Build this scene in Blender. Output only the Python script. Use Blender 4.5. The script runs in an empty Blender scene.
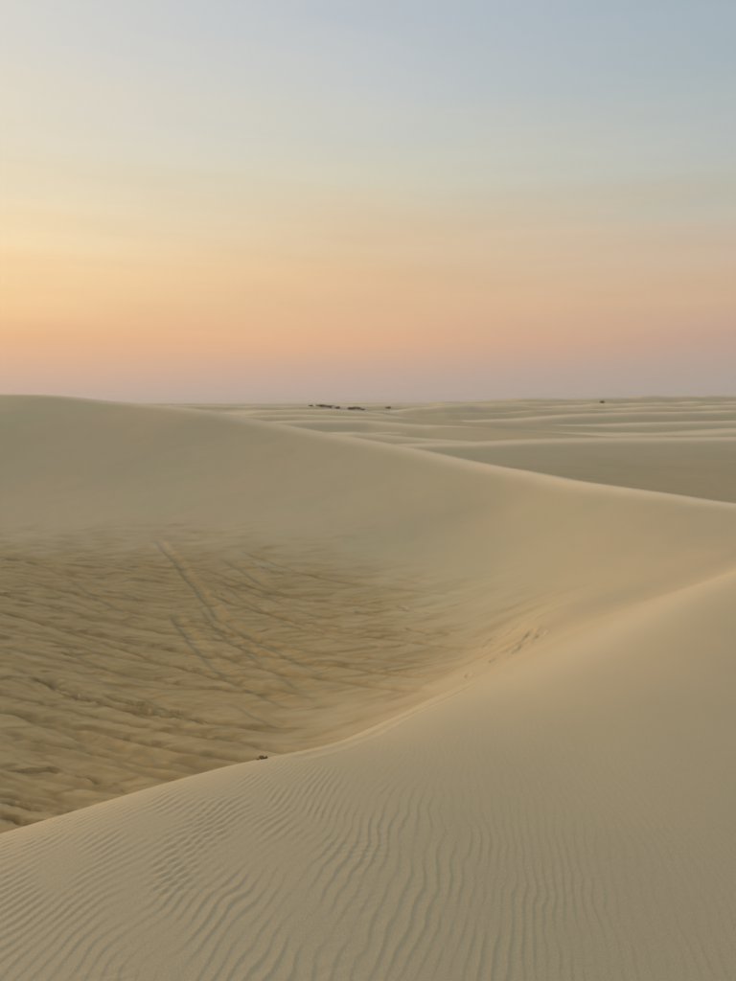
import bpy, math, random
import numpy as np

# ------------------------------------------------------------------ camera, sky, sun, exposure
scene = bpy.context.scene
R = math.radians
EYE = 12.0                                   # eye height above the datum, metres

cam_data = bpy.data.cameras.new("camera")
cam_data.sensor_fit = 'HORIZONTAL'
cam_data.sensor_width = 36.0
cam_data.lens = 36.0 * 738.0 / 736.0
cam_data.clip_start = 0.05
cam_data.clip_end = 20000.0
cam = bpy.data.objects.new("camera", cam_data)
cam.location = (0.0, 0.0, EYE)
cam.rotation_euler = (R(90.0 - 6.76), 0.0, 0.0)
scene.collection.objects.link(cam)
scene.camera = cam

SUN_AZ = -62.0                               # degrees left of the view direction (+Y)
SUN_EL = 6.5

world = bpy.data.worlds.new("World")
scene.world = world
world.use_nodes = True
nt = world.node_tree
nt.nodes.clear()
N = nt.nodes.new
L = nt.links.new


def lin(c):
    out = []
    for v in c:
        v /= 255.0
        out.append(v / 12.92 if v <= 0.04045 else ((v + 0.055) / 1.055) ** 2.4)
    return tuple(out) + (1.0,)


def wmath(op, a, b=None, clamp=False):
    n = N('ShaderNodeMath')
    n.operation = op
    n.use_clamp = clamp
    for i, v in enumerate((a, b)):
        if v is None:
            continue
        if isinstance(v, (int, float)):
            n.inputs[i].default_value = v
        else:
            L(v, n.inputs[i])
    return n.outputs[0]


tc = N('ShaderNodeTexCoord')
sep = N('ShaderNodeSeparateXYZ')
L(tc.outputs['Generated'], sep.inputs[0])
elev = wmath('ARCSINE', sep.outputs['Z'])                    # radians
# horizontal angle from the sun: cosine of azimuth difference
sx, sy = math.sin(R(SUN_AZ)), math.cos(R(SUN_AZ))
hl = wmath('SQRT', wmath('ADD', wmath('MULTIPLY', sep.outputs['X'], sep.outputs['X']),
                         wmath('MULTIPLY', sep.outputs['Y'], sep.outputs['Y'])))
ca = wmath('DIVIDE', wmath('ADD', wmath('MULTIPLY', sep.outputs['X'], sx),
                           wmath('MULTIPLY', sep.outputs['Y'], sy)), wmath('MAXIMUM', hl, 0.001))
az = wmath('ARCCOSINE', wmath('MINIMUM', wmath('MAXIMUM', ca, -1.0), 1.0))
# thin level dust and cirrus streaks disturb the bands a little
mp = N('ShaderNodeMapping')
mp.inputs['Scale'].default_value = (1.3, 1.3, 13.0)
L(tc.outputs['Generated'], mp.inputs['Vector'])
nz = N('ShaderNodeTexNoise')
nz.inputs['Scale'].default_value = 1.7
nz.inputs['Detail'].default_value = 5.0
nz.inputs['Roughness'].default_value = 0.55
L(mp.outputs[0], nz.inputs['Vector'])
wob = wmath('MULTIPLY', wmath('SUBTRACT', nz.outputs['Fac'], 0.5), 0.11)
wob = wmath('MULTIPLY', wob, wmath('MINIMUM', wmath('MAXIMUM', wmath('MULTIPLY', elev, 5.0), 0.0), 1.0))
fac = wmath('DIVIDE', wmath('ADD', elev, wob), R(90.0))      # 0 at the horizon, 1 overhead


def ramp(keys, lift=(5, 6, 10)):
    n = N('ShaderNodeValToRGB')
    cr = n.color_ramp
    cr.interpolation = 'LINEAR'
    while len(cr.elements) < len(keys):
        cr.elements.new(0.5)
    for e, (deg, c) in zip(cr.elements, keys):
        e.position = max(0.0, deg / 90.0)
        e.color = lin(tuple(v + k for v, k in zip(c, lift)))
    L(fac, n.inputs['Fac'])
    return n.outputs['Color']


# colours of the dusk sky by elevation, at four bearings from the sun
SKY_SUN = [(0, (205, 172, 140)), (2.5, (232, 182, 130)), (5, (248, 196, 128)), (8, (252, 210, 140)), (12, (250, 222, 165)),
           (17, (238, 222, 190)), (22, (222, 216, 200)), (28, (205, 208, 206)), (45, (178, 186, 196)), (90, (142, 150, 160))]
SKY_A = [(0, (188, 166, 150)), (2.3, (212, 172, 142)), (4.5, (231, 180, 131)), (7.5, (241, 202, 147)), (11, (244, 216, 168)),
         (14.5, (230, 215, 182)), (18, (224, 213, 188)), (23, (215, 210, 196)), (28, (206, 206, 201)), (90, (142, 150, 160))]
SKY_B = [(0, (178, 163, 151)), (2.5, (196, 165, 143)), (5, (219, 172, 133)), (9, (220, 186, 143)), (14, (212, 194, 162)),
         (16.2, (207, 201, 176)), (19, (200, 199, 186)), (23, (192, 195, 192)), (27, (182, 189, 192)), (90, (142, 150, 160))]
SKY_C = [(0, (168, 158, 143)), (2, (172, 157, 142)), (4.6, (189, 157, 136)), (7.5, (201, 170, 137)), (11.5, (195, 178, 155)),
         (13.7, (182, 181, 165)), (17.5, (178, 182, 176)), (22, (162, 175, 177)), (26.5, (156, 171, 178)), (90, (142, 150, 160))]


SKY_D = [(0, (172, 158, 146)), (4, (184, 163, 146)), (9, (204, 178, 154)), (14, (204, 184, 162)), (20, (196, 186, 170)), (28, (182, 182, 176)), (90, (142, 150, 160))]


def mixc(f, a, b):
    n = N('ShaderNodeMix')
    n.data_type = 'RGBA'
    n.clamp_factor = True
    if isinstance(f, float):
        n.inputs['Factor'].default_value = f
    else:
        L(f, n.inputs['Factor'])
    L(a, n.inputs[6])
    L(b, n.inputs[7])
    return n.outputs[2]


def step01(v, a, b):
    n = N('ShaderNodeMapRange')
    n.clamp = True
    n.inputs['From Min'].default_value = R(a)
    n.inputs['From Max'].default_value = R(b)
    L(v, n.inputs['Value'])
    return n.outputs[0]


c = mixc(step01(az, 8, 35), ramp(SKY_SUN), ramp(SKY_A))
c = mixc(step01(az, 35, 62), c, ramp(SKY_B))
c = mixc(step01(az, 62, 89), c, ramp(SKY_C))
c = mixc(step01(az, 89, 150), c, ramp(SKY_D))
sky = N('ShaderNodeTexSky')
sky.sky_type = 'NISHITA'
sky.sun_disc = False
sky.sun_elevation = R(SUN_EL)
sky.sun_rotation = R(SUN_AZ)
sky.dust_density = 3.0
sk = N('ShaderNodeVectorMath')
sk.operation = 'SCALE'
sk.inputs['Scale'].default_value = 0.10
L(sky.outputs[0], sk.inputs[0])
c = mixc(0.04, c, sk.outputs[0])
# faint level wisps of cirrus in the peach band
mp2 = N('ShaderNodeMapping')
mp2.inputs['Scale'].default_value = (2.2, 2.2, 24.0)
mp2.inputs['Rotation'].default_value = (0.02, 0.03, 0.0)
L(tc.outputs['Generated'], mp2.inputs['Vector'])
nz2 = N('ShaderNodeTexNoise')
nz2.inputs['Scale'].default_value = 1.5
nz2.inputs['Detail'].default_value = 6.0
nz2.inputs['Roughness'].default_value = 0.6
L(mp2.outputs[0], nz2.inputs['Vector'])
wisp = wmath('MULTIPLY', step01(elev, 3, 8), wmath('SUBTRACT', 1.0, step01(elev, 13, 24)))
wisp = wmath('MULTIPLY', wisp, wmath('MULTIPLY', wmath('SUBTRACT', nz2.outputs['Fac'], 0.5), 0.15))
wsc = N('ShaderNodeVectorMath')
wsc.operation = 'SCALE'
L(c, wsc.inputs[0])
L(wmath('ADD', wisp, 1.0), wsc.inputs['Scale'])
c = wsc.outputs[0]
bg = N('ShaderNodeBackground')
bg.inputs['Strength'].default_value = 1.0
L(c, bg.inputs['Color'])
wo = N('ShaderNodeOutputWorld')
L(bg.outputs[0], wo.inputs['Surface'])

sun_data = bpy.data.lights.new("sun", 'SUN')
sun_data.energy = 2.8
sun_data.angle = R(24.0)
sun_data.color = (1.0, 0.74, 0.44)
sun = bpy.data.objects.new("sun", sun_data)
d = (math.sin(R(SUN_AZ)) * math.cos(R(SUN_EL)), math.cos(R(SUN_AZ)) * math.cos(R(SUN_EL)), math.sin(R(SUN_EL)))
from mathutils import Vector
sun.rotation_euler = Vector(d).to_track_quat('Z', 'Y').to_euler()
sun.location = (-60, 40, EYE + 40)
scene.collection.objects.link(sun)

scene.cycles.use_denoising = True
scene.view_settings.view_transform = 'Standard'
scene.view_settings.look = 'None'
scene.view_settings.exposure = 0.0
scene.view_settings.gamma = 1.0
scene.view_settings.use_curve_mapping = False

# ------------------------------------------------------------------ terrain (heights are metres relative to the eye)
#TERRAIN_BEGIN
rng = np.random.default_rng(7)
_perm = rng.permutation(512)
_perm = np.concatenate([_perm, _perm, _perm])
_ga = rng.uniform(0, 2 * np.pi, 512)
_gx, _gy = np.cos(_ga), np.sin(_ga)


def noise(x, y, seed=0):
    """gradient noise, about -0.7 .. 0.7"""
    x = x + seed * 37.13
    y = y - seed * 17.71
    xi = np.floor(x).astype(np.int64)
    yi = np.floor(y).astype(np.int64)
    fx, fy = x - xi, y - yi
    u = fx * fx * fx * (fx * (fx * 6 - 15) + 10)
    v = fy * fy * fy * (fy * (fy * 6 - 15) + 10)

    def g(ix, iy, dx, dy):
        h = _perm[(_perm[ix & 511] + iy) & 511]
        return _gx[h] * dx + _gy[h] * dy
    a = g(xi, yi, fx, fy)
    b = g(xi + 1, yi, fx - 1, fy)
    c_ = g(xi, yi + 1, fx, fy - 1)
    d_ = g(xi + 1, yi + 1, fx - 1, fy - 1)
    return (a + u * (b - a)) * (1 - v) + (c_ + u * (d_ - c_)) * v


def fbm(x, y, octv=3, seed=0, gain=0.5):
    s, a = 0.0, 1.0
    for i in range(octv):
        s = s + a * noise(x * 2 ** i, y * 2 ** i, seed + i * 3)
        a *= gain
    return s


def sstep(v, a, b):
    t = np.clip((v - a) / (b - a), 0, 1)
    return t * t * (3 - 2 * t)


def smax(a, b, k):
    h = np.clip(0.5 + 0.5 * (a - b) / k, 0, 1)
    return b + (a - b) * h + k * h * (1 - h)


class TPS:
    def __init__(self, pts, lam=0.02):
        p = np.array(pts, float)
        self.p = p[:, :2]
        n = len(p)
        A = np.zeros((n + 3, n + 3))
        A[:n, :n] = self.k(self.p[:, None, :] - self.p[None, :, :]) + np.eye(n) * lam
        A[:n, n] = 1
        A[:n, n + 1:] = self.p
        A[n, :n] = 1
        A[n + 1:, :n] = self.p.T
        self.w = np.linalg.solve(A, np.concatenate([p[:, 2], np.zeros(3)]))

    @staticmethod
    def k(d_):
        r2 = (d_ ** 2).sum(-1)
        return 0.5 * r2 * np.log(r2 + 1e-9)

    def __call__(self, x, y):
        n = len(self.p)
        z = self.w[n] + self.w[n + 1] * x + self.w[n + 2] * y
        for (px, py), w in zip(self.p, self.w[:n]):
            r2 = (x - px) ** 2 + (y - py) ** 2
            z = z + w * 0.5 * r2 * np.log(r2 + 1e-9)
        return z


def smooth_curve(pts, n=28):
    """Catmull-Rom through pts, resampled"""
    p = np.array(pts, float)
    p = np.vstack([2 * p[0] - p[1], p, 2 * p[-1] - p[-2]])
    out = []
    m = max(2, int(n / (len(pts) - 1)))
    for i in range(1, len(p) - 2):
        for t in np.linspace(0, 1, m, endpoint=False):
            a, b, c_, d_ = p[i - 1], p[i], p[i + 1], p[i + 2]
            out.append(0.5 * (2 * b + (c_ - a) * t + (2 * a - 5 * b + 4 * c_ - d_) * t * t + (3 * b - a - 3 * c_ + d_) * t ** 3))
    out.append(p[-2])
    return np.array(out)


def curve_dist(x, y, c_):
    """signed distance (left of the direction of travel is positive), parameter 0..1 and the third column at the foot point"""
    best = np.full(x.shape, 1e18)
    sgn = np.ones(x.shape)
    zz = np.zeros(x.shape)
    par = np.zeros(x.shape)
    nseg = len(c_) - 1
    for i in range(nseg):
        ax, ay = c_[i, :2]
        bx, by = c_[i + 1, :2]
        ex, ey = bx - ax, by - ay
        l2 = ex * ex + ey * ey + 1e-12
        t = ((x - ax) * ex + (y - ay) * ey) / l2
        lo = None if i == 0 else 0.0
        hi = None if i == nseg - 1 else 1.0
        tc_ = t if (lo is None and hi is None) else np.clip(t, -1e9 if lo is None else 0, 1e9 if hi is None else 1)
        dx, dy = x - ax - ex * tc_, y - ay - ey * tc_
        d2 = dx * dx + dy * dy
        m = d2 < best
        best = np.where(m, d2, best)
        sgn = np.where(m, np.sign(ex * (y - ay) - ey * (x - ax)), sgn)
        par = np.where(m, (i + np.clip(tc_, 0, 1)) / nseg, par)
        if c_.shape[1] > 2:
            zz = np.where(m, c_[i, 2] + (c_[i + 1, 2] - c_[i, 2]) * np.clip(tc_, 0, 1), zz)
    return np.sqrt(best) * np.where(sgn == 0, 1, sgn), par, zz


# the dune we stand on: gently tilted top, rounded shoulder, slip face into the hollow
TOP = TPS([(0, 0, -1.6), (-1.7, 3.2, -1.915), (-0.65, 4.2, -2.04), (1.1, 7, -2.43), (7.1, 14, -2.76), (5, 0, -1.75), (8, 6, -2.35),
           (-3, 0, -1.62), (12, 14, -2.8), (0, -6, -1.2), (20, 5, -2.6), (3.5, 10, -2.62), (-8, -4, -1.6)], 0.05)
RIDGE = smooth_curve([(-14, -6.5), (-8, -2.4), (-4, 0.9), (-1.7, 3.0), (-0.65, 4.02), (0.37, 4.95), (1.7, 6.7), (5.15, 10.6), (10, 15.6), (16, 21), (26, 29)], 44)
# the big dune across the hollow
CREST = [(-120, 92, 4.0), (-65, 86, 2.2), (-39.55, 80, 0.96), (-25.96, 72, 0.29), (-17.6, 66, -0.31), (-13.2, 62, -0.66), (-5.14, 56, -1.88), (2.08, 48, -2.76),
         (7.0, 39, -3.37), (8.6, 35.4, -3.46), (9.97, 31.5, -3.47), (11.64, 27.5, -3.457), (12.58, 25, -3.43), (17, 16.5, -3.5), (25, 6, -3.6), (39, -12, -3.6)]
CRESTC = smooth_curve(CREST, 52)
FACE = [(-35.7, 72, 0.29), (-32.5, 65.5, -0.62), (-30.5, 61.5, -1.41), (-25.98, 52, -4.0), (-22.13, 44, -5.79), (-18.22, 36, -6.74), (-14.06, 27.5, -7.47), (-10.62, 20.5, -7.94), (-8.4, 16, -8.09),
        (-7.06, 13.3, -8.14), (-12.51, 55, -2.74), (-10.53, 46, -4.79), (-8.31, 36, -6.23), (-6.3, 27, -7.34), (-4.61, 19.5, -7.55), (-3.59, 15, -7.36),
        (0.0, 42, -4.37), (0.0, 33, -5.72), (0.0, 25, -6.8), (0.0, 19, -6.8), (0.0, 16, -6.67), (-1.43, 14.8, -7.06), (5.96, 33, -4.8), (4.73, 26, -5.6), (3.86, 21, -5.7),
        (3.23, 17.5, -5.76), (2.59, 16.5, -5.8), (3.95, 16.5, -4.84), (8.98, 26, -4.13), (7.12, 20.5, -4.41), (6.11, 17.5, -4.40), (10.61, 21, -3.72), (11.76, 23.3, -3.57), (9.13, 18, -3.68),
        (-60, 50, -4.5), (-50, 30, -7.6), (-30, 10, -8.2), (-14, 4, -8.3), (12, 14, -3.7), (18, 0, -3.6), (-20, -20, -8.4), (10, -20, -4)]
BOWL = TPS([q for q in CREST if -70 < q[0] < 30] + FACE, 0.15)

CRESTC[:, 2] = np.where((CRESTC[:, 0] > -60) & (CRESTC[:, 0] < 24), BOWL(CRESTC[:, 0], CRESTC[:, 1]), CRESTC[:, 2])

# far dunes: crest points (x, y, z), front slope, back slope, crest sharpness
FAR = [
    ([(9.67, 70, -4.05), (16.77, 72, -3.82), (25.24, 74, -3.78), (38.85, 78, -3.88), (61.19, 85, -4.0)], 0.11, 0.45, 0.7, 9.0, 2.8),
    ([(-1.67, 95, -3.95), (6.33, 90, -4.48), (12.89, 85, -4.69)], 0.22, 0.40, 0.8, 7.0, 1.6),
    ([(43.45, 110, -5.02), (50.29, 112, -4.81), (61.46, 116, -4.36), (76.87, 118, -4.43)], 0.35, 0.2, 0.8, 12.0, 1.5),
    ([(-20.39, 118, -3.32), (-11.34, 120, -3.06), (-0.17, 125, -3.18), (8.85, 115, -3.7)], 0.20, 0.30, 1.0, 14.0, 2.0),
    ([(12.56, 150, -4.83), (20.65, 150, -4.02), (34.5, 155, -3.43), (53.38, 165, -2.54), (89.26, 180, -2.17), (136.21, 190, -2.29)], 0.26, 0.25, 1.2, 18.0, 3.2),
    ([(-26.41, 200, -2.14), (-9.73, 190, -1.78), (2.91, 180, -2.65), (11.58, 165, -3.98)], 0.16, 0.25, 1.5, 16.0, 2.5),
    ([(7.11, 240, -2.57), (20.45, 245, -1.47), (34.32, 250, -0.67), (51.15, 250, -0.84), (63.36, 245, -1.97), (71.81, 240, -3.21)], 0.22, 0.2, 2.5, 16.0, 4.0),
    ([(-85.12, 290, -1.55), (-67.86, 300, -1.4), (-43.62, 300, -1.6), (-24.21, 310, -1.66), (-12.44, 330, -1.32), (5.49, 340, -1.14)], 0.12, 0.15, 3.0, 25.0, 3.0),
    ([(85.31, 330, -1.76), (111.92, 330, -0.44), (134.34, 320, 0.0), (168.76, 320, 0.43), (229.04, 320, 0.43)], 0.22, 0.2, 2.5, 25.0, 4.0),
    ([(1.4, 520, -1.04), (41.71, 500, 0.33), (75.53, 480, 1.92), (102.39, 470, 2.51), (127.66, 470, 2.82), (175.53, 480, 3.52), (218.66, 490, 4.58),
      (263.4, 500, 5.34), (357.42, 500, 6.0)], 0.18, 0.15, 5.0, 30.0, 5.0),
    ([(43.24, 138, -4.44), (55.98, 142, -4.0), (78.3, 148, -3.77), (99.6, 150, -3.82)], 0.26, 0.2, 1, 12, 1.6),
    ([(74.42, 215, -1.73), (98.34, 220, -1.03), (130.84, 225, -0.75), (155.09, 225, -0.9)], 0.22, 0.2, 2, 14, 3),
    ([(53.53, 390, -0.1), (83.92, 385, 0.31), (118.62, 380, 0.2), (139.1, 380, -0.51)], 0.2, 0.2, 3, 14, 3),
    ([(-43.35, 225, -2.26), (-27.5, 232, -2.02), (-11.37, 222, -2.38)], 0.16, 0.2, 1.5, 12, 2),
    ([(-26.9, 150, -2.81), (-14.21, 155, -2.59), (-2.59, 148, -2.87)], 0.18, 0.2, 1.2, 12, 1.6),
    ([(7.88, 112, -4.66), (15.99, 116, -4.52), (27.44, 118, -4.75), (34.23, 114, -5.05)], 0.18, 0.2, 1, 9, 1.2),
]


def softplus(v, w):
    return np.where(v > 12 * w, v, w * np.log1p(np.exp(np.clip(v / w, -40, 12))))


def far_dune(x, y, spec):
    pts, fs, bs, w, plat, face_h = spec
    p = np.array(pts)
    xs = np.linspace(p[0, 0], p[-1, 0], 160)
    ker = np.hanning(25)
    ker /= ker.sum()

    def smooth(v):
        v = np.interp(xs, p[:, 0], v)
        vp = np.concatenate([2 * v[0] - v[12:0:-1], v, 2 * v[-1] - v[-2:-14:-1]])
        return np.convolve(vp, ker, 'valid')
    ys, zs = smooth(p[:, 1]), smooth(p[:, 2])
    s0, s1 = (ys[1] - ys[0]) / (xs[1] - xs[0]), (ys[-1] - ys[-2]) / (xs[1] - xs[0])
    span = xs[-1] - xs[0]
    lo, hi = np.maximum(xs[0] - x, 0), np.maximum(x - xs[-1], 0)
    yc = np.interp(x, xs, ys) - s0 * np.minimum(lo, span) + s1 * np.minimum(hi, span)
    zc = np.interp(x, xs, zs)
    end = (lo + hi)
    zc = zc - 0.5 * end ** 2 / (end + 0.3 * span) * 0.10
    zc = zc + 0.0026 * ys.mean() * fbm(x / (0.05 * ys.mean() + 4), y / 60, 3, 15) * sstep(y, 90, 260)
    yc = yc + 1.6 * noise(x / 14.0, x * 0 + y / 60.0, 5) * min(1.0, span / 60.0)
    df = softplus(yc - y, w)
    drop = face_h * (1 - np.exp(-fs * df / face_h)) + 0.035 * df
    return zc - drop - bs * softplus(y - yc - plat, w) + 0.4 * w * fs


def top_dune(x, y):
    d_, par, _ = curve_dist(x, y, RIDGE)
    # left of travel (positive) is the hollow side
    along = np.clip((x + 2.0) / 9.0, 0, 1)
    near_shift = sstep(along, 0.08, 0.40)
    w = 0.16 + 0.90 * near_shift - 0.50 * sstep(along, 0.5, 1.0)
    slope = 0.78 - 0.06 * sstep(along, 0.06, 0.3) - 0.14 * sstep(along, 0.42, 0.85)
    drop = slope * softplus(d_ + 0.42 * near_shift - 1.2 * w, w)
    base = TOP(x, y)
    sb = np.clip(-d_ - 0.2, 0, 4.5)
    base = np.clip(base, -6, 2) - 0.038 * sb * sb
    return base - drop, d_


def big_dune(x, y):
    d_, par, zc = curve_dist(x, y, CRESTC)
    front = np.clip(BOWL(x, y), -9, 6)
    db = np.maximum(d_, 0)
    back = zc - 0.55 * db * db / (db + 3.2)
    return np.where(d_ > 0, back, front), d_


def floor(x, y):
    r = np.hypot(x, y)
    z = -7.4 - 0.9 * sstep(r, 60, 200) - 2.0 * sstep(r, 300, 1500)
    z = z + 1.3 * fbm(x / 70, y / 45, 3, 2) * sstep(r, 80, 200)
    u = noise(x / 55 + 0.010 * y, y / 17, 12)
    z = z + (2.6 * (0.42 - np.abs(u)) + 0.9) * sstep(r, 95, 170) + 2.2 * sstep(r, 160, 320)
    far = sstep(r, 600, 1200)
    return z + far * (7.0 * fbm(x / 420, y / 260, 4, 9) + 2.0 + 4 * sstep(x, -100, 500))


SCOUR = np.array([(-90, 46), (-40, 41), (-19, 37.8), (-8.3, 36.2), (-1.6, 31.8), (2.3, 26.8), (4.2, 21.5), (3.5, 17), (1.6, 13), (-2, 6.5), (-9, -1), (-16, -8)], float)
# wheel ruts: world polylines, half width, depth
RUTS = []
GASHES = []
STEPS = []
#RELIEF_DATA
RUTS = [
    ([(-10.57, 35.26), (-9.51, 33.87), (-7.36, 29.72), (-5.81, 26.62), (-4.71, 24.5), (-3.07, 21.94), (-1.91, 20.04), (-0.58, 17.82)], 0.2, 0.1),
    ([(-7.12, 26.11), (-6.33, 24.53), (-5.25, 22.32), (-3.78, 19.45), (-2.84, 18.17), (-1.23, 16.04)], 0.2, 0.11),
    ([(-6.31, 27.03), (-4.77, 23.74), (-3.27, 21.04), (-1.99, 18.59), (-0.73, 16.2)], 0.22, 0.09),
    ([(-9.22, 21.7), (-7.32, 20.07), (-6.09, 19.01), (-5.08, 17.96), (-4.08, 17.15), (-2.93, 16.14)], 0.18, 0.08),
    ([(-10.15, 23.56), (-8.27, 21.59), (-6.06, 19.75), (-4.34, 18.32), (-2.86, 17.15)], 0.16, 0.06),
    ([(-8.9, 18.45), (-7.76, 17.42), (-6.28, 16.16), (-4.85, 14.97), (-3.82, 14.2)], 0.18, 0.06),
    ([(-9, 17.22), (-7.61, 16.29), (-5.98, 15.05), (-4.33, 13.86)], 0.16, 0.05),
    ([(-17.01, 33.52), (-14.97, 32.57), (-12.06, 29.73), (-9.4, 26.82), (-7, 24.84)], 0.2, 0.09),
    ([(-15.56, 30.57), (-13.37, 29.42), (-10.39, 26.88), (-7.37, 24.22)], 0.2, 0.06),
    ([(-13.54, 26.46), (-10.86, 24.47), (-8, 22.12), (-5.31, 20.07)], 0.2, 0.05),
    ([(-6.49, 32.01), (-4.74, 29.31), (-3.3, 27.35), (-1.37, 25.88), (0.41, 24.78)], 0.22, 0.08),
    ([(-6.08, 33.21), (-3.87, 30.16), (-1.89, 28.48), (0.08, 27.4)], 0.2, 0.05),
    ([(-4.13, 27.57), (-1.99, 24.66), (0.06, 22.55), (1.81, 20.96)], 0.2, 0.06),
    ([(-6.27, 29.64), (-3.89, 25.9), (-1.84, 22.77), (0.33, 19.84)], 0.18, 0.05),
    ([(-2.86, 30.43), (-1.13, 29.18), (0.83, 27.39), (2.49, 24.94)], 0.16, 0.05),
    ([(-0.5, 4.23), (-0.29, 4.49), (0, 5.18), (0.42, 6.5), (1.02, 7.88), (1.73, 9.35)], 0.05, 0.007),
    ([(-3.46, 17.74), (-2.46, 16.42), (-1.71, 15.44)], 0.16, 0.05),
    ([(-15.39, 30.63), (-10.45, 27.53), (-6.74, 25.02), (-3.61, 22.81), (-0.97, 20.73)], 0.087939, 0.0753921),
    ([(-15.62, 28.72), (-11.1, 26.4), (-7.56, 24.4), (-4.5, 22.61), (-1.82, 20.87)], 0.097793, 0.0896488),
    ([(-16.23, 27.72), (-11.74, 25.4), (-8.24, 23.42), (-5.23, 21.73), (-2.59, 20.11)], 0.108579, 0.0846719),
    ([(-13.15, 26.21), (-8.84, 23.37), (-5.54, 20.73), (-2.87, 18.44), (-0.72, 16.67)], 0.0992354, 0.0807781),
    ([(-13.51, 24.77), (-9.7, 23.03), (-6.62, 21.33), (-3.9, 19.69), (-1.56, 18.18)], 0.0635731, 0.0595104),
    ([(-12.99, 23.48), (-9.35, 21.81), (-6.39, 20.14), (-3.81, 18.56), (-1.59, 17.18)], 0.0864319, 0.0921214),
    ([(-12.18, 22.1), (-8.55, 20.04), (-5.68, 18.03), (-3.3, 16.27), (-1.35, 15.1)], 0.099747, 0.0728665),
    ([(-10.65, 21.15), (-7.13, 18.82), (-4.41, 16.52), (-2.3, 14.91), (-0.54, 13.34)], 0.110413, 0.0853905),
    ([(-11.63, 20.26), (-8.39, 18.69), (-5.75, 17.07), (-3.49, 15.56), (-1.62, 14.61)], 0.0642134, 0.0883144),
    ([(-10.93, 19.3), (-7.67, 17.38), (-5.1, 15.5), (-3.03, 14.04), (-1.3, 12.81)], 0.117483, 0.0923655),
    ([(-9.58, 18.59), (-6.62, 17), (-4.23, 15.3), (-2.3, 14.13), (-0.63, 12.79)], 0.0881992, 0.0990179),
    ([(-9.61, 17.64), (-6.8, 16.25), (-4.51, 14.76), (-2.61, 13.65), (-0.96, 12.46)], 0.106711, 0.0634888),
    ([(-8.71, 16.99), (-5.95, 15.43), (-3.79, 13.89), (-2.01, 12.66), (-0.5, 11.44)], 0.105482, 0.0558996),
    ([(-9.93, 16.45), (-7.29, 15.27), (-5.08, 13.96), (-3.21, 12.85), (-1.6, 11.82)], 0.107821, 0.0588839),
    ([(-9.28, 15.66), (-6.7, 14.38), (-4.56, 12.95), (-2.8, 11.78), (-1.32, 10.77)], 0.103914, 0.0565484),
    ([(-8.57, 15.01), (-6.13, 13.83), (-4.13, 12.54), (-2.46, 11.46), (-1.04, 10.51)], 0.0727719, 0.0634897),
    ([(-8.4, 14.38), (-5.92, 12.96), (-3.95, 11.51), (-2.37, 10.39), (-1.06, 9.52)], 0.113092, 0.0605355),
    ([(-5.92, 32.63), (-2.24, 28.59), (1.18, 25.53), (3.53, 22.45)], 0.102092, 0.0540133),
    ([(-7.23, 30.73), (-3.59, 27.15), (-0.18, 24.36), (2.27, 21.86)], 0.0829139, 0.0809076),
    ([(-6.81, 29.79), (-3.29, 26.26), (-0.01, 23.4), (2.33, 20.98)], 0.0736699, 0.0536047),
    ([(-6.57, 28.13), (-3.22, 24.72), (-0.1, 21.86), (2.12, 19.79)], 0.100064, 0.0648682),
    ([(-4.62, 26.52), (-1.61, 22.91), (1.1, 19.9), (2.93, 17.53)], 0.0941862, 0.0729828),
    ([(-6.04, 25.18), (-2.97, 21.91), (-0.19, 19.3), (1.8, 17.59)], 0.0777068, 0.0863369),
    ([(-5.6, 23.88), (-2.7, 20.68), (-0.08, 18.25), (1.74, 16.08)], 0.07949, 0.079577),
    ([(-5.41, 22.58), (-2.64, 19.51), (-0.15, 17.25), (1.56, 14.99)], 0.117507, 0.0852876),
]
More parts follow.
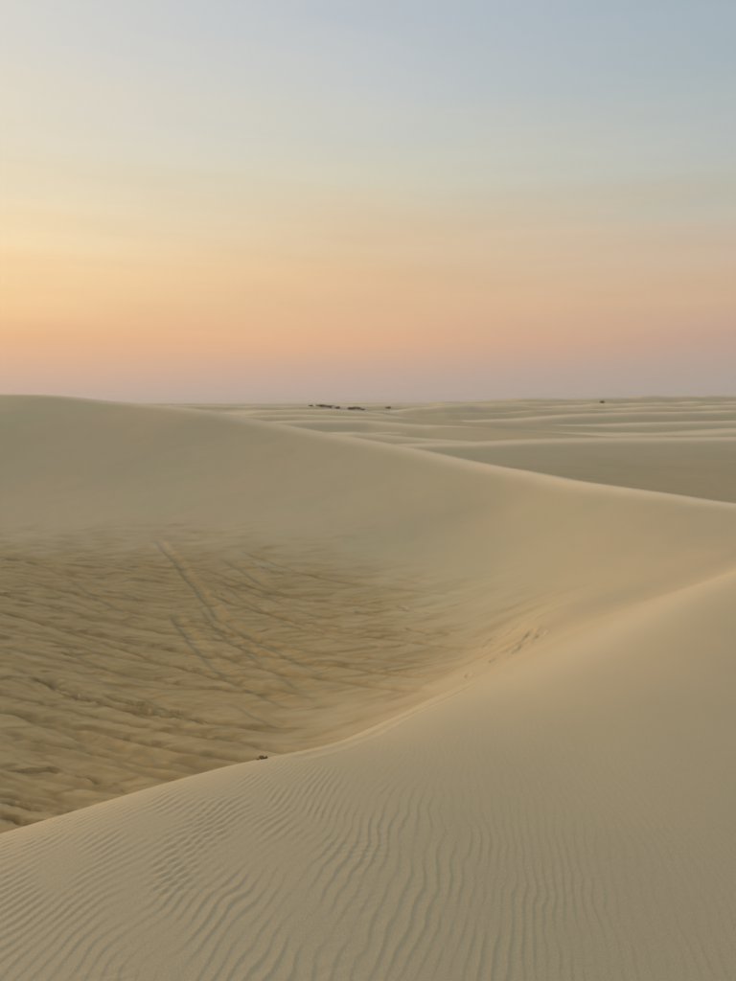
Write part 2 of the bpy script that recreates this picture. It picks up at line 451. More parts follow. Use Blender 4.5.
GASHES = [
    ([(-10.13, 20.69), (-9.1, 20.05), (-8.05, 19.21), (-6.85, 18.49), (-5.72, 17.8), (-4.31, 16.82), (-3.52, 16.21)], 0.055, 0.132),
    ([(-7.31, 19.34), (-6.21, 18.48), (-5.25, 17.85), (-4.03, 16.95)], 0.0385, 0.084),
    ([(-8.19, 15.57), (-7.12, 15.37), (-6.25, 14.98), (-5.3, 14.3), (-4.34, 13.7)], 0.055, 0.09),
    ([(-7.6, 14.39), (-6.85, 13.96), (-5.87, 13.47), (-5.28, 13.18)], 0.0495, 0.096),
    ([(-7.33, 13.83), (-6.65, 13.45), (-6.02, 13.12)], 0.044, 0.078),
    ([(-9.72, 22.53), (-8.81, 21.81), (-7.63, 21.06)], 0.044, 0.06),
    ([(-16.62, 32.73), (-15.67, 32.63), (-14.13, 31.67)], 0.055, 0.084),
    ([(-10.58, 28.46), (-9.43, 27.97), (-8.64, 27.28)], 0.044, 0.06),
    ([(-6.2, 25), (-5.43, 24.67)], 0.044, 0.072),
    ([(-5.94, 27.99), (-5.27, 27.13)], 0.044, 0.072),
    ([(-5.02, 30.82), (-4.02, 29.66), (-3.1, 28.76)], 0.044, 0.06),
    ([(-0.81, 25.44), (-0.1, 24.64), (0.57, 24.33)], 0.055, 0.084),
    ([(1.09, 21.17), (1.75, 20.17), (2.37, 19.51)], 0.077, 0.096),
    ([(-0.43, 23.96), (0.38, 22.98)], 0.055, 0.072),
    ([(-0.23, 20.73), (0.47, 19.76), (1.15, 19.51)], 0.055, 0.048),
    ([(0.89, 23.74), (1.76, 22.25), (2.45, 21.44)], 0.055, 0.06),
    ([(-2.91, 23.69), (-2.19, 23.12), (-1.17, 22.04)], 0.044, 0.048),
    ([(-5.82, 16.53), (-4.92, 15.88), (-4.15, 15.5)], 0.0385, 0.054),
    ([(-8.09, 16.84), (-6.88, 16.22), (-5.97, 15.63)], 0.044, 0.048),
    ([(-4.43, 15.33), (-3.64, 14.78), (-3.19, 14.61)], 0.033, 0.048),
]
STEPS = [
    (1.35, 9.52, 1.15, 0.09, 0.05, 0.023),
    (1.48, 11.38, 1.64, 0.10, 0.06, 0.024),
    (2.00, 13.16, 1.25, 0.08, 0.05, 0.024),
    (2.12, 15.04, 1.46, 0.10, 0.06, 0.024),
    (3.03, 17.01, 1.30, 0.18, 0.11, 0.029),
    (2.92, 17.59, 1.29, 0.17, 0.10, 0.023),
    (3.18, 17.81, -0.58, 0.19, 0.11, 0.026),
    (3.74, 17.72, -1.27, 0.17, 0.12, 0.029),
    (3.47, 17.19, -1.57, 0.17, 0.10, 0.023),
    (3.80, 16.70, -1.33, 0.14, 0.08, 0.027),
    (2.74, 15.14, -0.53, 0.15, 0.09, 0.030),
    (3.06, 15.31, -0.61, 0.14, 0.10, 0.024),
    (3.20, 14.98, 0.35, 0.14, 0.10, 0.029),
    (3.32, 15.31, -0.02, 0.14, 0.10, 0.027),
    (3.64, 15.14, 0.68, 0.14, 0.09, 0.022),
    (3.52, 15.53, 1.02, 0.18, 0.10, 0.030),
]
#RELIEF_END


def bump_line(x, y, z, pts, w, depth, berm, seed, ragged=0.0, relief_shade=None):
    c_ = smooth_curve(pts, 24)
    m = 6 * w + 0.3
    sel = (x > c_[:, 0].min() - m) & (x < c_[:, 0].max() + m) & (y > c_[:, 1].min() - m) & (y < c_[:, 1].max() + m)
    xs, ys = x[sel], y[sel]
    if xs.size == 0:
        return
    wx = 0.5 * w * fbm(xs / (9 * w), ys / (9 * w), 2, seed) * (1 + 1.5 * ragged)
    d_, par, _ = curve_dist(xs, ys, c_)
    ends = np.hypot(xs - c_[0, 0], ys - c_[0, 1]), np.hypot(xs - c_[-1, 0], ys - c_[-1, 1])
    # drop what lies past the ends of the line
    par_ok = sstep(par, 0.0, 0.12) * (1 - sstep(par, 0.84, 1.0))
    d_ = d_ + wx
    amp = par_ok * np.clip(0.85 + 0.5 * noise(xs / 3.5, ys / 3.5, seed + 4) + ragged * 1.6 * noise(xs / 0.7, ys / 0.7, seed + 8), 0.0, 1.4)
    prof = -depth * np.exp(-(d_ / w) ** 4) + berm * (np.exp(-((np.abs(d_) - 1.75 * w) / (0.55 * w)) ** 2))
    z[sel] += amp * prof
    if relief_shade is not None:
        if w < 0.13:
            dl = np.exp(-(d_ / (0.9 * w)) ** 4)
        else:                                   # dark outlines painted along tyre edges in place of shade
            dl = 0.5 * np.exp(-((np.abs(d_) - w) / (0.3 * w)) ** 2)
        relief_shade[sel] = np.maximum(relief_shade[sel], np.clip(amp, 0, 1) * dl)


def heights(x, y, relief=True):
    """returns z relative to the eye, region id, scoured-sand weight"""
    rr = np.hypot(x, y)
    nb = rr < 170
    z1, d1, z2, d2 = np.full(x.shape, -60.0), np.full(x.shape, 50.0), np.full(x.shape, -50.0), np.full(x.shape, 50.0)
    z1[nb], d1[nb] = top_dune(x[nb], y[nb])
    z2[nb], d2[nb] = big_dune(x[nb], y[nb])
    relief_shade = np.zeros(x.shape)  # weight of the shade painted on risers, gashes and rut edges
    fl = floor(x, y)
    near = smax(z1, z2, 0.22 + 0.2 * sstep(x, 2.0, 8.0))
    region = np.where(z1 > z2, 0, 1)
    # far field
    zf = fl.copy()
    rid = np.full(x.shape, 2)
    for i, spec in enumerate(FAR):
        zi = np.full(x.shape, -60.0)
        fb = (y > 32) & (rr < 1500)
        zi[fb] = far_dune(x[fb], y[fb], spec)
        rid = np.where(zi > zf, 3 + i, rid)
        zf = smax(zi, zf, 0.5 + 0.004 * np.hypot(x, y))
    beyond = d2 > 0
    z = np.where(beyond, smax(near, zf, 0.4), near)
    region = np.where(beyond & (zf > near), rid, region)
    sd = np.full(x.shape, 50.0)
    sd[nb] = curve_dist(x[nb], y[nb], SCOUR)[0]
    sd = sd + 2.4 * fbm(x / 5.0, y / 4.0, 3, 21) + 2.2 * fbm(x / 1.3, (y + 0.13 * x) / 0.5, 2, 23)
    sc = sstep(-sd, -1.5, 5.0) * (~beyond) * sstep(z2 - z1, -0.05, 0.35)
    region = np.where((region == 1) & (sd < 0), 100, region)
    # coarse brown lag sand on the floor in front of the first far dune
    lag = (region == 3) & (y < 74)
    sc = np.where(lag, 0.45 * sstep(-z + 0.8 * fbm(x / 9, y / 4, 3, 25), 4.3, 5.8), sc)
    if relief:
        r = np.hypot(x, y)
        # broad unevenness
        z = z + 0.010 * fbm(x / 1.1, y / 1.6, 2, 31) * sstep(r, 1, 6) + 0.07 * fbm(x / 7, y / 7, 3, 33) * sstep(r, 8, 25) * (~beyond)
        # wind ripples on the near dune
        k = (region == 0) & (r < 16)
        xs, ys = x[k], y[k]
        wx = xs + 0.16 * fbm(xs / 1.1, ys / 1.9, 2, 41) + 0.022 * fbm(xs / 0.26, ys / 0.34, 2, 43)
        wy = ys + 0.10 * fbm(xs / 0.5, ys / 0.6, 2, 45)
        q = wx - wy * (0.45 - 0.22 * wx) + 0.035 * noise(xs / 0.42, ys / 0.5, 47) + 0.024 * fbm(xs / 0.16, ys / 0.2, 2, 49)
        ph = 2 * np.pi * q / 0.080
        rp = np.sin(ph) - 0.42 * np.sin(2 * ph) + 0.20 * np.sin(3 * ph) - 0.08 * np.sin(4 * ph)
        lim = 4.4 - 0.9 * sstep(xs / (np.abs(ys) + 0.3), -0.2, 0.25)
        fade = (1 - sstep(np.hypot(xs, ys), lim - 1.1, lim + 0.6)) * np.clip(0.72 + 1.8 * fbm(xs / 0.24, ys / 0.38, 3, 51), 0.08, 1.3)
        fade = fade * (1 - 0.6 * sstep(xs / (np.abs(ys) + 0.3), 0.05, 0.42))
        fade = np.maximum(fade, 0.16 * (1 - sstep(np.hypot(xs, ys), 5, 10)))
        q2 = (ys - 0.5 * xs + 0.10 * fbm(xs / 0.4, ys / 0.3, 2, 55))
        rp2 = np.sin(2 * np.pi * q2 / 0.058) * np.clip(fbm(xs / 0.4, ys / 0.4, 2, 57) * 1.8 + 0.3, 0, 1) * (1 - 0.7 * sstep(xs / (np.abs(ys) + 0.3), -0.15, 0.2))
        z[k] += fade * (0.00105 * rp + 0.0010 * rp2)
        # broken crust in the hollow
        k = (sc > 0.001) & (region != 3)
        xs, ys, s = x[k], y[k], sc[k]
        yy = ys + 0.15 * xs
        yd = ys + (0.55 - 0.25 * sstep(xs, -4, 3)) * (xs + 4)
        a3 = fbm(xs / 4.5, yd / 1.8, 2, 81)
        a2 = fbm(xs / 0.9, yy / 0.3, 3, 71)

        def ledge(ph, riser):
            # low scarps whose short steep side faces down the slope
            p_ = np.mod(ph, 1.0)
            return np.where(p_ < riser, p_ / riser, (1 - p_) / (1 - riser)) - 0.5
        m1 = np.clip(fbm(xs / 2.6, yd / 0.9, 2, 93) * 3.2 + 0.35, 0, 1)
        m2 = np.clip(fbm(xs / 0.9, yy / 0.5, 2, 99) * 3.4 + 0.05, 0, 1)
        m3 = np.clip(fbm(xs / 2.8, yd / 1.6, 2, 103) * 2.5 + 0.55, 0, 1)
        p1 = yd / 0.92 + 0.9 * fbm(xs / 4.5, yd / 2.0, 3, 91)
        p2 = yy / 0.52 + 0.9 * fbm(xs / 2.0, yy / 1.0, 3, 97)
        p3 = yd / 0.42 + 0.8 * fbm(xs / 3.0, yd / 1.0, 2, 101)
        f1 = ledge(p1, 0.17) * m1
        f2 = ledge(p2, 0.22) * m2
        f3 = ledge(p3, 0.35) * m3
        dz = 0.04 * a3 + 0.010 * a2 + (0.3 + 0.7 * sstep(np.hypot(xs, ys), 13, 27)) * (0.06 * f1 + 0.055 * f2 + 0.022 * f3)

        def cut(ph, riser):
            p_ = np.mod(ph, 1.0)
            return np.where(p_ < riser * 1.1, np.sin(np.pi * np.clip(p_ / (riser * 1.1), 0, 1)), 0)
        relief_shade[k] = s * np.maximum(cut(p1, 0.17) * m1, np.maximum(cut(p2, 0.22) * m2, 0.5 * cut(p3, 0.35) * m3))  # riser fronts get painted shade
        packed = np.ones(xs.shape)
        for pts, w, dep in RUTS:
            if w < 0.13:
                continue
            c_ = smooth_curve(pts, 12)
            m = (xs > c_[:, 0].min() - 2) & (xs < c_[:, 0].max() + 2) & (ys > c_[:, 1].min() - 2) & (ys < c_[:, 1].max() + 2)
            dd = np.abs(curve_dist(xs[m], ys[m], c_)[0])
            packed[m] = np.minimum(packed[m], 0.2 + 0.8 * sstep(dd, 1.2 * w, 5.0 * w))
        z[k] += s * dz * packed
        # low wind ripples on the smooth slopes
        k = (region == 1) & (r < 30)
        z[k] += 0.0025 * (1 - sstep(r[k], 20, 30)) * np.sin(2 * np.pi * (y[k] + 0.3 * x[k] + 0.5 * fbm(x[k] / 2, y[k] / 2, 2, 95)) / 0.32) * sstep(-sd[k], -9, -1)
        for i, (pts, w, dep) in enumerate(RUTS):
            k_ = 0.8 if w < 0.13 else 0.6
            bump_line(x, y, z, pts, w * 0.9, dep * k_, dep * (0.4 if w < 0.13 else 0.16) * k_, 100 + i, ragged=0.35 if w < 0.13 else 0.0, relief_shade=relief_shade if w > 0.055 else None)
        for i, (pts, w, dep) in enumerate(GASHES):
            bump_line(x, y, z, pts, w, dep, dep * 0.25, 200 + i, ragged=1.0, relief_shade=relief_shade)
        for i, (px, py, ang, ln, wd, dep) in enumerate(STEPS):
            sel = (np.abs(x - px) < 0.6) & (np.abs(y - py) < 0.6)
            if not sel.any():
                continue
            dx, dy = x[sel] - px, y[sel] - py
            a, b = (dx * math.cos(ang) + dy * math.sin(ang)) / ln, (-dx * math.sin(ang) + dy * math.cos(ang)) / wd
            q = np.sqrt(a * a + b * b) * (1 + 0.55 * noise(x[sel] / 0.09, y[sel] / 0.09, 300 + i))
            z[sel] += dep * (-np.exp(-q ** 4) + 0.45 * np.exp(-((q - 1.5) / 0.4) ** 2))
    # pale dry sand on the crests, with lit rims painted into the same tone
    fine = np.exp(-(d2 / np.clip(0.35 + 0.012 * np.hypot(x, y), 0.4, 2.0)) ** 2) * sstep(np.hypot(x, y), 16, 26) * (region < 2)
    fine = np.maximum(fine, 0.45 * np.exp(-((d1 - 0.75) / 0.7) ** 2) * sstep(x, -1.0, 4.0) * (region == 0))  # highlight painted on the lit lip of the near ridge
    for i, spec in enumerate(FAR):
        p = np.array(spec[0])
        yc = np.interp(x, p[:, 0], p[:, 1])
        wd = 1.0 + 0.018 * p[:, 1].mean()
        e = (y - yc - 0.6 * wd) / wd
        fine = np.maximum(fine, np.exp(-np.where(e > 0, e * 0.35, e) ** 2) * (region == 3 + i))
    return z, region, np.stack([sc, fine, relief_shade * sc], -1)
#TERRAIN_END


def build_terrain():
    rows = [0.55]
    while rows[-1] < 9000:
        r = rows[-1]
        rows.append(r * (1 + (0.02 if r < 1.5 else 0.0032 if r < 5.5 else 0.0046 if r < 11 else 0.0030 if r < 41 else 0.0046 if r < 60 else 0.009 if r < 150 else 0.013 if r < 700 else 0.03)))
    rows = np.array(rows)
    fine = np.linspace(-32.5, 32.5, 740)
    coarse = np.concatenate([np.linspace(34, 60, 14), np.linspace(64, 296, 48), np.linspace(300, 326, 14)])
    azs = np.radians(np.concatenate([fine, coarse]))
    A, RR = np.meshgrid(azs, rows)
    X, Y = (RR * np.sin(A)).ravel(), (RR * np.cos(A)).ravel()
    Z, reg, sc = heights(X, Y)
    nr, nc = len(rows), len(azs)
    # close the disc under the feet
    zc, rc, scc = heights(np.array([0.0]), np.array([0.0]))
    X, Y, Z = np.append(X, 0), np.append(Y, 0), np.append(Z, zc)
    reg, sc = np.append(reg, 0), np.vstack([sc, np.zeros((1, 3))])
    idx = np.arange(nr * nc).reshape(nr, nc)
    a = idx[:-1, :]
    b = np.roll(idx, -1, 1)[:-1, :]
    c_ = np.roll(idx, -1, 1)[1:, :]
    d_ = idx[1:, :]
    quads = np.stack([a, d_, c_, b], -1).reshape(-1, 4)
    qreg = reg[quads[:, 0]]
    co = np.stack([X, Y, Z + EYE], -1).astype(np.float32)
    return co, quads, qreg, sc, idx[0], nr * nc


def patch(name, co, quads, sc, tris, mat):
    used = np.unique(np.concatenate([quads.ravel(), tris.ravel()]))
    remap = np.zeros(len(co), np.int32)
    remap[used] = np.arange(len(used))
    me = bpy.data.meshes.new(name)
    me.vertices.add(len(used))
    me.vertices.foreach_set("co", co[used].ravel())
    nl = quads.size + tris.size
    me.loops.add(nl)
    me.loops.foreach_set("vertex_index", np.concatenate([remap[quads.ravel()], remap[tris.ravel()]]).astype(np.int32))
    nq, ntri = len(quads), len(tris)
    me.polygons.add(nq + ntri)
    starts = np.concatenate([np.arange(nq) * 4, nq * 4 + np.arange(ntri) * 3]).astype(np.int32)
    me.polygons.foreach_set("loop_start", starts)
    me.polygons.foreach_set("use_smooth", np.ones(nq + ntri, bool))
    at = me.attributes.new("scour", 'FLOAT', 'POINT')
    at.data.foreach_set("value", np.ascontiguousarray(sc[used, 0], np.float32))
    at = me.attributes.new("sand_and_rim_light", 'FLOAT', 'POINT')
    at.data.foreach_set("value", np.ascontiguousarray(sc[used, 1], np.float32))
    at = me.attributes.new("painted_shade", 'FLOAT', 'POINT')
    at.data.foreach_set("value", np.ascontiguousarray(sc[used, 2], np.float32))
    me.update(calc_edges=True)
    me.validate()
    me.materials.append(mat)
    o = bpy.data.objects.new(name, me)
    scene.collection.objects.link(o)
    return o


# ------------------------------------------------------------------ materials
def new_mat(name):
    m = bpy.data.materials.new(name)
    m.use_nodes = True
    t = m.node_tree
    t.nodes.clear()
    out = t.nodes.new('ShaderNodeOutputMaterial')
    b = t.nodes.new('ShaderNodeBsdfPrincipled')
    t.links.new(b.outputs[0], out.inputs['Surface'])
    b.inputs['Roughness'].default_value = 0.95
    b.inputs['Specular IOR Level'].default_value = 0.1
    return m, t, b


def tnoise(t, vec, scale, detail=4, rough=0.6):
    n = t.nodes.new('ShaderNodeTexNoise')
    n.inputs['Scale'].default_value = scale
    n.inputs['Detail'].default_value = detail
    n.inputs['Roughness'].default_value = rough
    t.links.new(vec, n.inputs['Vector'])
    return n.outputs['Fac']


def tmix(t, f, a, b, blend='MIX'):
    n = t.nodes.new('ShaderNodeMix')
    n.data_type = 'RGBA'
    n.blend_type = blend
    if isinstance(f, (int, float)):
        n.inputs['Factor'].default_value = f
    else:
        t.links.new(f, n.inputs['Factor'])
    for i, v in ((6, a), (7, b)):
        if isinstance(v, tuple):
            n.inputs[i].default_value = v
        else:
            t.links.new(v, n.inputs[i])
    return n.outputs[2]


def trange(t, v, a, b, c_=0.0, d_=1.0):
    n = t.nodes.new('ShaderNodeMapRange')
    for k, w in (('From Min', a), ('From Max', b), ('To Min', c_), ('To Max', d_)):
        n.inputs[k].default_value = w
    t.links.new(v, n.inputs['Value'])
    return n.outputs[0]


def sand_material():
    m, t, b = new_mat("sand")
    geo = t.nodes.new('ShaderNodeNewGeometry')
    pos = geo.outputs['Position']
    att = t.nodes.new('ShaderNodeAttribute')
    att.attribute_name = "scour"
    big = tnoise(t, pos, 0.09, 4, 0.55)
    mid = tnoise(t, pos, 0.9, 5, 0.6)
    mpn = t.nodes.new('ShaderNodeMapping')
    mpn.inputs['Scale'].default_value = (0.5, 1.5, 1.5)
    t.links.new(pos, mpn.inputs['Vector'])
    strk = tnoise(t, mpn.outputs[0], 2.2, 6, 0.65)
    grain = tnoise(t, pos, 260.0, 2, 0.7)
    c1 = tmix(t, trange(t, big, 0.35, 0.65), (0.525, 0.458, 0.288, 1), (0.58, 0.455, 0.29, 1))
    c1 = tmix(t, trange(t, mid, 0.3, 0.7, 0.0, 0.35), c1, (0.535, 0.447, 0.27, 1))
    # damp, coarser sand turned up by wheels
    mps = t.nodes.new('ShaderNodeMapping')
    mps.vector_type = 'TEXTURE'
    mps.inputs['Scale'].default_value = (4.0, 0.42, 0.42)
    mps.inputs['Rotation'].default_value = (0, 0, R(-22.0))
    t.links.new(pos, mps.inputs['Vector'])
    lam = tnoise(t, mps.outputs[0], 1.0, 6, 0.65)
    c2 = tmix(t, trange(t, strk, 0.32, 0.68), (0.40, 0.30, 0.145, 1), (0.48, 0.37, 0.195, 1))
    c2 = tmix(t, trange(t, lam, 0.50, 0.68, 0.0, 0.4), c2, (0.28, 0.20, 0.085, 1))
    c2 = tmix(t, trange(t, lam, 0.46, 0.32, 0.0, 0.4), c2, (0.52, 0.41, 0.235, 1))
    rim = t.nodes.new('ShaderNodeAttribute')
    rim.attribute_name = "sand_and_rim_light"
    c1 = tmix(t, rim.outputs['Fac'], c1, (0.76, 0.62, 0.42, 1))  # pale crest tone: dry sand plus painted rim light
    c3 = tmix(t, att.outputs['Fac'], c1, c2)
    shd = t.nodes.new('ShaderNodeAttribute')
    shd.attribute_name = "painted_shade"
    c3 = tmix(t, trange(t, shd.outputs['Fac'], 0.0, 1.0, 0.0, 0.45), c3, (0.19, 0.13, 0.052, 1))  # dark brown painted in as shade on scarps, gashes and rut edges
    g = trange(t, grain, 0.25, 0.75, 0.82, 1.16)
    gc = t.nodes.new('ShaderNodeCombineColor')
    for i in range(3):
        t.links.new(g, gc.inputs[i])
    col = tmix(t, 1.0, c3, gc.outputs[0], 'MULTIPLY')
    t.links.new(col, b.inputs['Base Color'])
    bp = t.nodes.new('ShaderNodeBump')
    bp.inputs['Strength'].default_value = 0.35
    bp.inputs['Distance'].default_value = 0.004
    t.links.new(tnoise(t, pos, 90.0, 4, 0.7), bp.inputs['Height'])
    bp2 = t.nodes.new('ShaderNodeBump')
    bp2.inputs['Strength'].default_value = 0.25
    bp2.inputs['Distance'].default_value = 0.06
    hs = t.nodes.new('ShaderNodeMath')
    hs.operation = 'MULTIPLY'
    t.links.new(tnoise(t, mpn.outputs[0], 6.0, 6, 0.7), hs.inputs[0])
    t.links.new(att.outputs['Fac'], hs.inputs[1])
    t.links.new(hs.outputs[0], bp2.inputs['Height'])
    t.links.new(bp.outputs[0], bp2.inputs['Normal'])
    t.links.new(bp2.outputs[0], b.inputs['Normal'])
    b.inputs['Roughness'].default_value = 1.0
    return m


SAND = sand_material()
co, quads, qreg, sc, inner, centre = build_terrain()
tri = np.stack([inner, np.roll(inner, -1), np.full(len(inner), centre)], -1)
names = {0: ("foreground_dune", "rippled tan sand dune in the foreground with a rounded edge"),
         1: ("big_dune", "large smooth grey tan dune rising behind the tracked hollow"),
         100: ("dune_hollow", "dark tracked sand hollow crossed by wheel ruts"),
         2: ("desert_plain", "flat sandy ground between and beyond the far dunes")}
FAR_LABELS = [
    "nearest far dune at right with a broad tan face and level pale crest",
    "short pale dune just behind the middle of the big dune crest",
    "low pale dune strip at the right edge above the nearest far dune",
    "pale dune wedge left of centre directly behind the big dune crest",
    "long dune with a shaded face running to the right edge in the middle distance",
    "thin sloping dune left of centre below the horizon shrubs",
    "broad low mound right of centre close under the skyline",
    "distant flat dune carrying the row of horizon shrubs",
    "distant dune right of the low mound, under the right skyline",
    "farthest dune line forming the right half of the skyline",
    "narrow dune crest at right between the long shaded dune and the nearest far dune",
    "distant pale dune stripe near the right edge below the skyline",
    "distant dune carrying the isolated right shrub",
    "thin distant dune stripe at left under the shrub row",
    "thin dune stripe at left just above the big dune crest",
    "low dune stripe at centre above the nearest far dune"]
for rgn in np.unique(qreg):
    q = quads[qreg == rgn]
    t_ = tri if rgn == 0 else np.zeros((0, 3), int)
    nm, lb = names.get(int(rgn)) or ("far_dune", FAR_LABELS[int(rgn) - 3])
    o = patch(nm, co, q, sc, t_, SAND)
    o["kind"] = "structure"
    o["label"] = lb


def ground(x, y):
    z, _, _ = heights(np.array([float(x)]), np.array([float(y)]))
    return float(z[0]) + EYE


# ------------------------------------------------------------------ shrubs on the horizon
def leaf_material():
    m, t, b = new_mat("shrub_leaf")
    geo = t.nodes.new('ShaderNodeNewGeometry')
    n = tnoise(t, geo.outputs['Position'], 3.0, 3)
    t.links.new(tmix(t, trange(t, n, 0.3, 0.7), (0.11, 0.10, 0.06, 1), (0.17, 0.15, 0.095, 1)), b.inputs['Base Color'])
    return m


def bark_material():
    m, t, b = new_mat("shrub_bark")
    geo = t.nodes.new('ShaderNodeNewGeometry')
    n = tnoise(t, geo.outputs['Position'], 12.0, 3)
    t.links.new(tmix(t, n, (0.07, 0.05, 0.035, 1), (0.14, 0.10, 0.07, 1)), b.inputs['Base Color'])
    return m


LEAF, BARK = leaf_material(), bark_material()


def mesh_obj(name, verts, faces, mat, parent=None):
    me = bpy.data.meshes.new(name)
    me.from_pydata(verts, [], faces)
    me.update()
    me.materials.append(mat)
    o = bpy.data.objects.new(name, me)
    scene.collection.objects.link(o)
    if parent is not None:
        o.parent = parent
    return o


def shrub(x, y, w, h, label, seed, sink=0.05):
    rnd = random.Random(seed)
    root = bpy.data.objects.new("desert_shrub", None)
    root.empty_display_size = 0.3
    root.location = (x, y, ground(x, y) - sink)
    root.rotation_euler = (0, 0, rnd.uniform(0, 6.28))
    scene.collection.objects.link(root)
    root["label"] = label
    root["category"] = "shrub"
    root["group"] = "shrubs on the horizon"
    # each stem a tapered, bent tube that forks into the crown
    tips = []
    for k in range(4):
        a = k * 1.57 + rnd.uniform(-0.5, 0.5)
        reach = w * rnd.uniform(0.18, 0.34)
        top = h * rnd.uniform(0.4, 0.62)
        vs, fs = [], []
        for j in range(5):
            u = j / 4
            r = 0.05 * w * (1 - 0.75 * u) * 0.6
            cx, cy = math.cos(a) * reach * u ** 1.4, math.sin(a) * reach * u ** 1.4
            cz = top * u
            for q in range(6):
                vs.append((cx + r * math.cos(q * 1.047), cy + r * math.sin(q * 1.047), cz))
            if j:
                for q in range(6):
                    b0, b1 = (j - 1) * 6, j * 6
                    fs.append((b0 + q, b0 + (q + 1) % 6, b1 + (q + 1) % 6, b1 + q))
        mesh_obj("stem", vs, fs, BARK, root)
        tips.append((cx, cy, top))
    vs, fs = [], []
    lobes = []
    for (tx, ty, tz) in tips:
        for k in range(3):
            lobes.append((tx + rnd.uniform(-.16, .16) * w, ty + rnd.uniform(-.16, .16) * w, tz * rnd.uniform(.15, 1.1), w * rnd.uniform(.14, .24), h * rnd.uniform(.2, .32)))
    for k in range(900):
        lx, ly, lz, lr, lh = rnd.choice(lobes)
        while True:
            p = Vector((rnd.uniform(-1, 1), rnd.uniform(-1, 1), rnd.uniform(-1, 1)))
            if p.length < 1:
                break
        c_ = Vector((lx + p.x * lr, ly + p.y * lr, max(0.03, lz + p.z * lh)))
        n = Vector((rnd.gauss(0, 1), rnd.gauss(0, 1), rnd.gauss(0, 1))).normalized()
        u = n.orthogonal().normalized()
        v = n.cross(u)
        sz = rnd.uniform(0.05, 0.11) * (0.5 + 0.25 * w)
        b0 = len(vs)
        for (aa, bb) in ((-1, 0), (0, -0.45), (1, 0), (0, 0.45)):
            vs.append(tuple(c_ + u * aa * sz + v * bb * sz))
        fs.append((b0, b0 + 1, b0 + 2, b0 + 3))
    mesh_obj("crown", vs, fs, LEAF, root)
    return root


def bearing(u, dist):
    return (u - 368.0) / 738.0 * dist


SHRUBS = [  # picture column, distance, width, height, label
    (311.5, 312, 1.5, 0.9, "tiny lone shrub at the far left end of the horizon shrub row"),
    (322.5, 314, 3.4, 1.3, "low sprawling dark shrub, leftmost of the long shrub clump on the horizon"),
    (330.0, 316, 2.8, 1.5, "dark shrub second from the left within the long horizon shrub clump"),
    (337.5, 318, 2.3, 1.6, "rounded dark shrub ending the long left clump, beside a gap of sand"),
    (351.0, 322, 2.8, 1.7, "dark shrub on the left of the tall pair in the middle of the horizon row"),
    (357.5, 324, 3.0, 1.8, "tallest broad dark shrub on the right of the middle pair"),
    (363.0, 322, 1.4, 1.1, "small shrub just right of the tall middle pair of shrubs"),
    (388.5, 330, 1.8, 1.6, "single compact shrub standing apart right of the horizon shrub row"),
    (600.5, 381, 2.2, 1.9, "isolated dark shrub on the far right dunes"),
]
for i, (u, dist, w, h, lb) in enumerate(SHRUBS):
    shrub(bearing(u, dist), dist, w * 1.45, h * 0.95, lb, 50 + i)

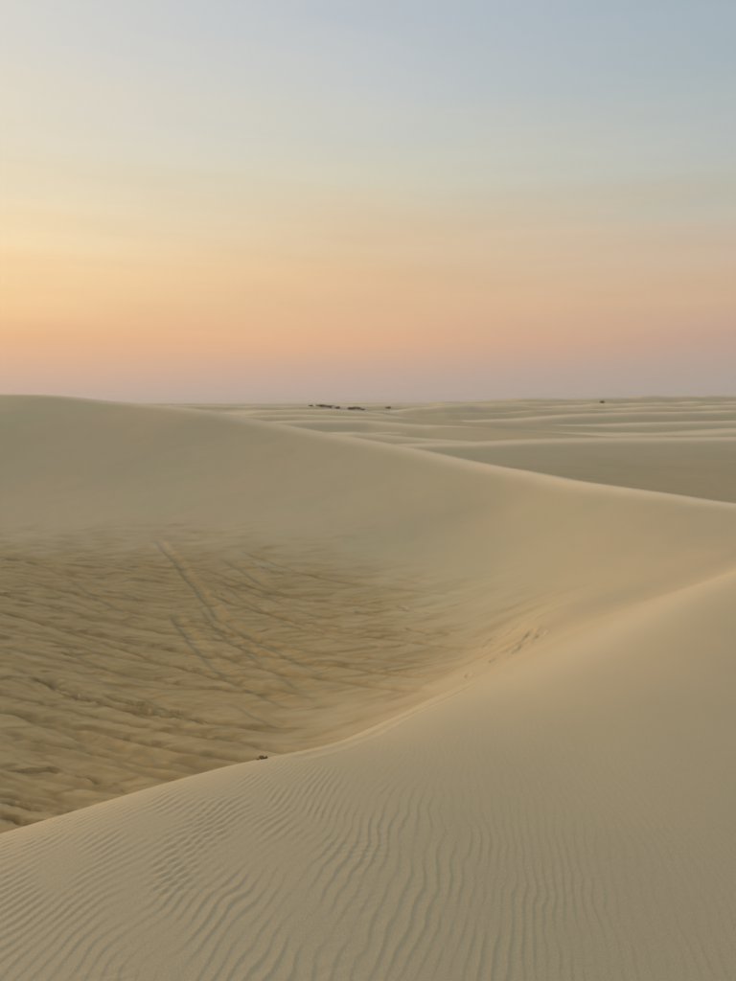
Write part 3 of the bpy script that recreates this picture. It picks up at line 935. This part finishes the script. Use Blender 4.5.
# ------------------------------------------------------------------ clod of dark crust on the dune edge
def clod(x, y, sx_, sy_, sz_):
    rnd = random.Random(3)
    m, t, b = new_mat("dark_crust")
    geo = t.nodes.new('ShaderNodeNewGeometry')
    n = tnoise(t, geo.outputs['Position'], 120.0, 4)
    t.links.new(tmix(t, trange(t, n, 0.3, 0.7), (0.16, 0.11, 0.05, 1), (0.30, 0.21, 0.11, 1)), b.inputs['Base Color'])
    import bmesh
    bm = bmesh.new()
    # three broken slabs leaning on each other
    for (ox, oy, oz, kx, ky, kz, rz, ry) in ((0, 0, .25, 1, .8, .6, .2, .35), (.75, .1, .1, .7, .6, .4, -.5, -.25), (-.7, -.05, .05, .5, .5, .35, .9, .2)):
        r = bmesh.ops.create_icosphere(bm, subdivisions=3, radius=0.5)
        cs, sn = math.cos(rz), math.sin(rz)
        for v in r['verts']:
            p = v.co
            k = 1 + 0.5 * float(noise(np.array([p.x * 3.1 + ox * 9]), np.array([p.y * 3.1 + p.z * 2.3]), 7)[0])
            q = Vector((round(p.x * k * 3.5) / 3.5 * .6 + p.x * .4, p.y * k, p.z * k))
            q = Vector((q.x * kx, q.y * ky, q.z * kz))
            q = Vector((q.x * math.cos(ry) + q.z * math.sin(ry), q.y, -q.x * math.sin(ry) + q.z * math.cos(ry)))
            v.co = ((q.x * cs - q.y * sn + ox) * sx_, (q.x * sn + q.y * cs + oy) * sy_, (q.z + oz) * sz_)
    me = bpy.data.meshes.new("sand_clod")
    bm.to_mesh(me)
    bm.free()
    me.materials.append(m)
    o = bpy.data.objects.new("sand_clod", me)
    o.location = (x, y, ground(x, y))
    o.rotation_euler = (0, 0, 0.35)
    scene.collection.objects.link(o)
    o["label"] = "small dark broken clod of crusted sand on the foreground dune edge"
    o["category"] = "clod"


clod(-0.66, 4.36, 0.034, 0.03, 0.042)

# ------------------------------------------------------------------ dusty air
def haze():
    x0, x1, z0, z1 = -9300.0, 9300.0, float(co[:, 2].min()) - 1.0, max(EYE + 1.0, float(co[:, 2].max())) + 3.0
    vs = [(x, y, z) for z in (z0, z1) for (x, y) in ((x0, x0), (x1, x0), (x1, x1), (x0, x1))]
    fs = [(3, 2, 1, 0), (4, 5, 6, 7), (0, 1, 5, 4), (1, 2, 6, 5), (2, 3, 7, 6), (3, 0, 4, 7)]
    m = bpy.data.materials.new("dusty_air")
    m.use_nodes = True
    t = m.node_tree
    t.nodes.clear()
    out = t.nodes.new('ShaderNodeOutputMaterial')
    v = t.nodes.new('ShaderNodeVolumePrincipled')
    v.inputs['Color'].default_value = (0.92, 0.88, 0.84, 1)
    v.inputs['Density'].default_value = 0.00035
    v.inputs['Anisotropy'].default_value = 0.2
    t.links.new(v.outputs[0], out.inputs['Volume'])
    o = mesh_obj("haze", vs, fs, m)
    o["kind"] = "stuff"
    o["label"] = "thin dusty haze over the desert"


haze()
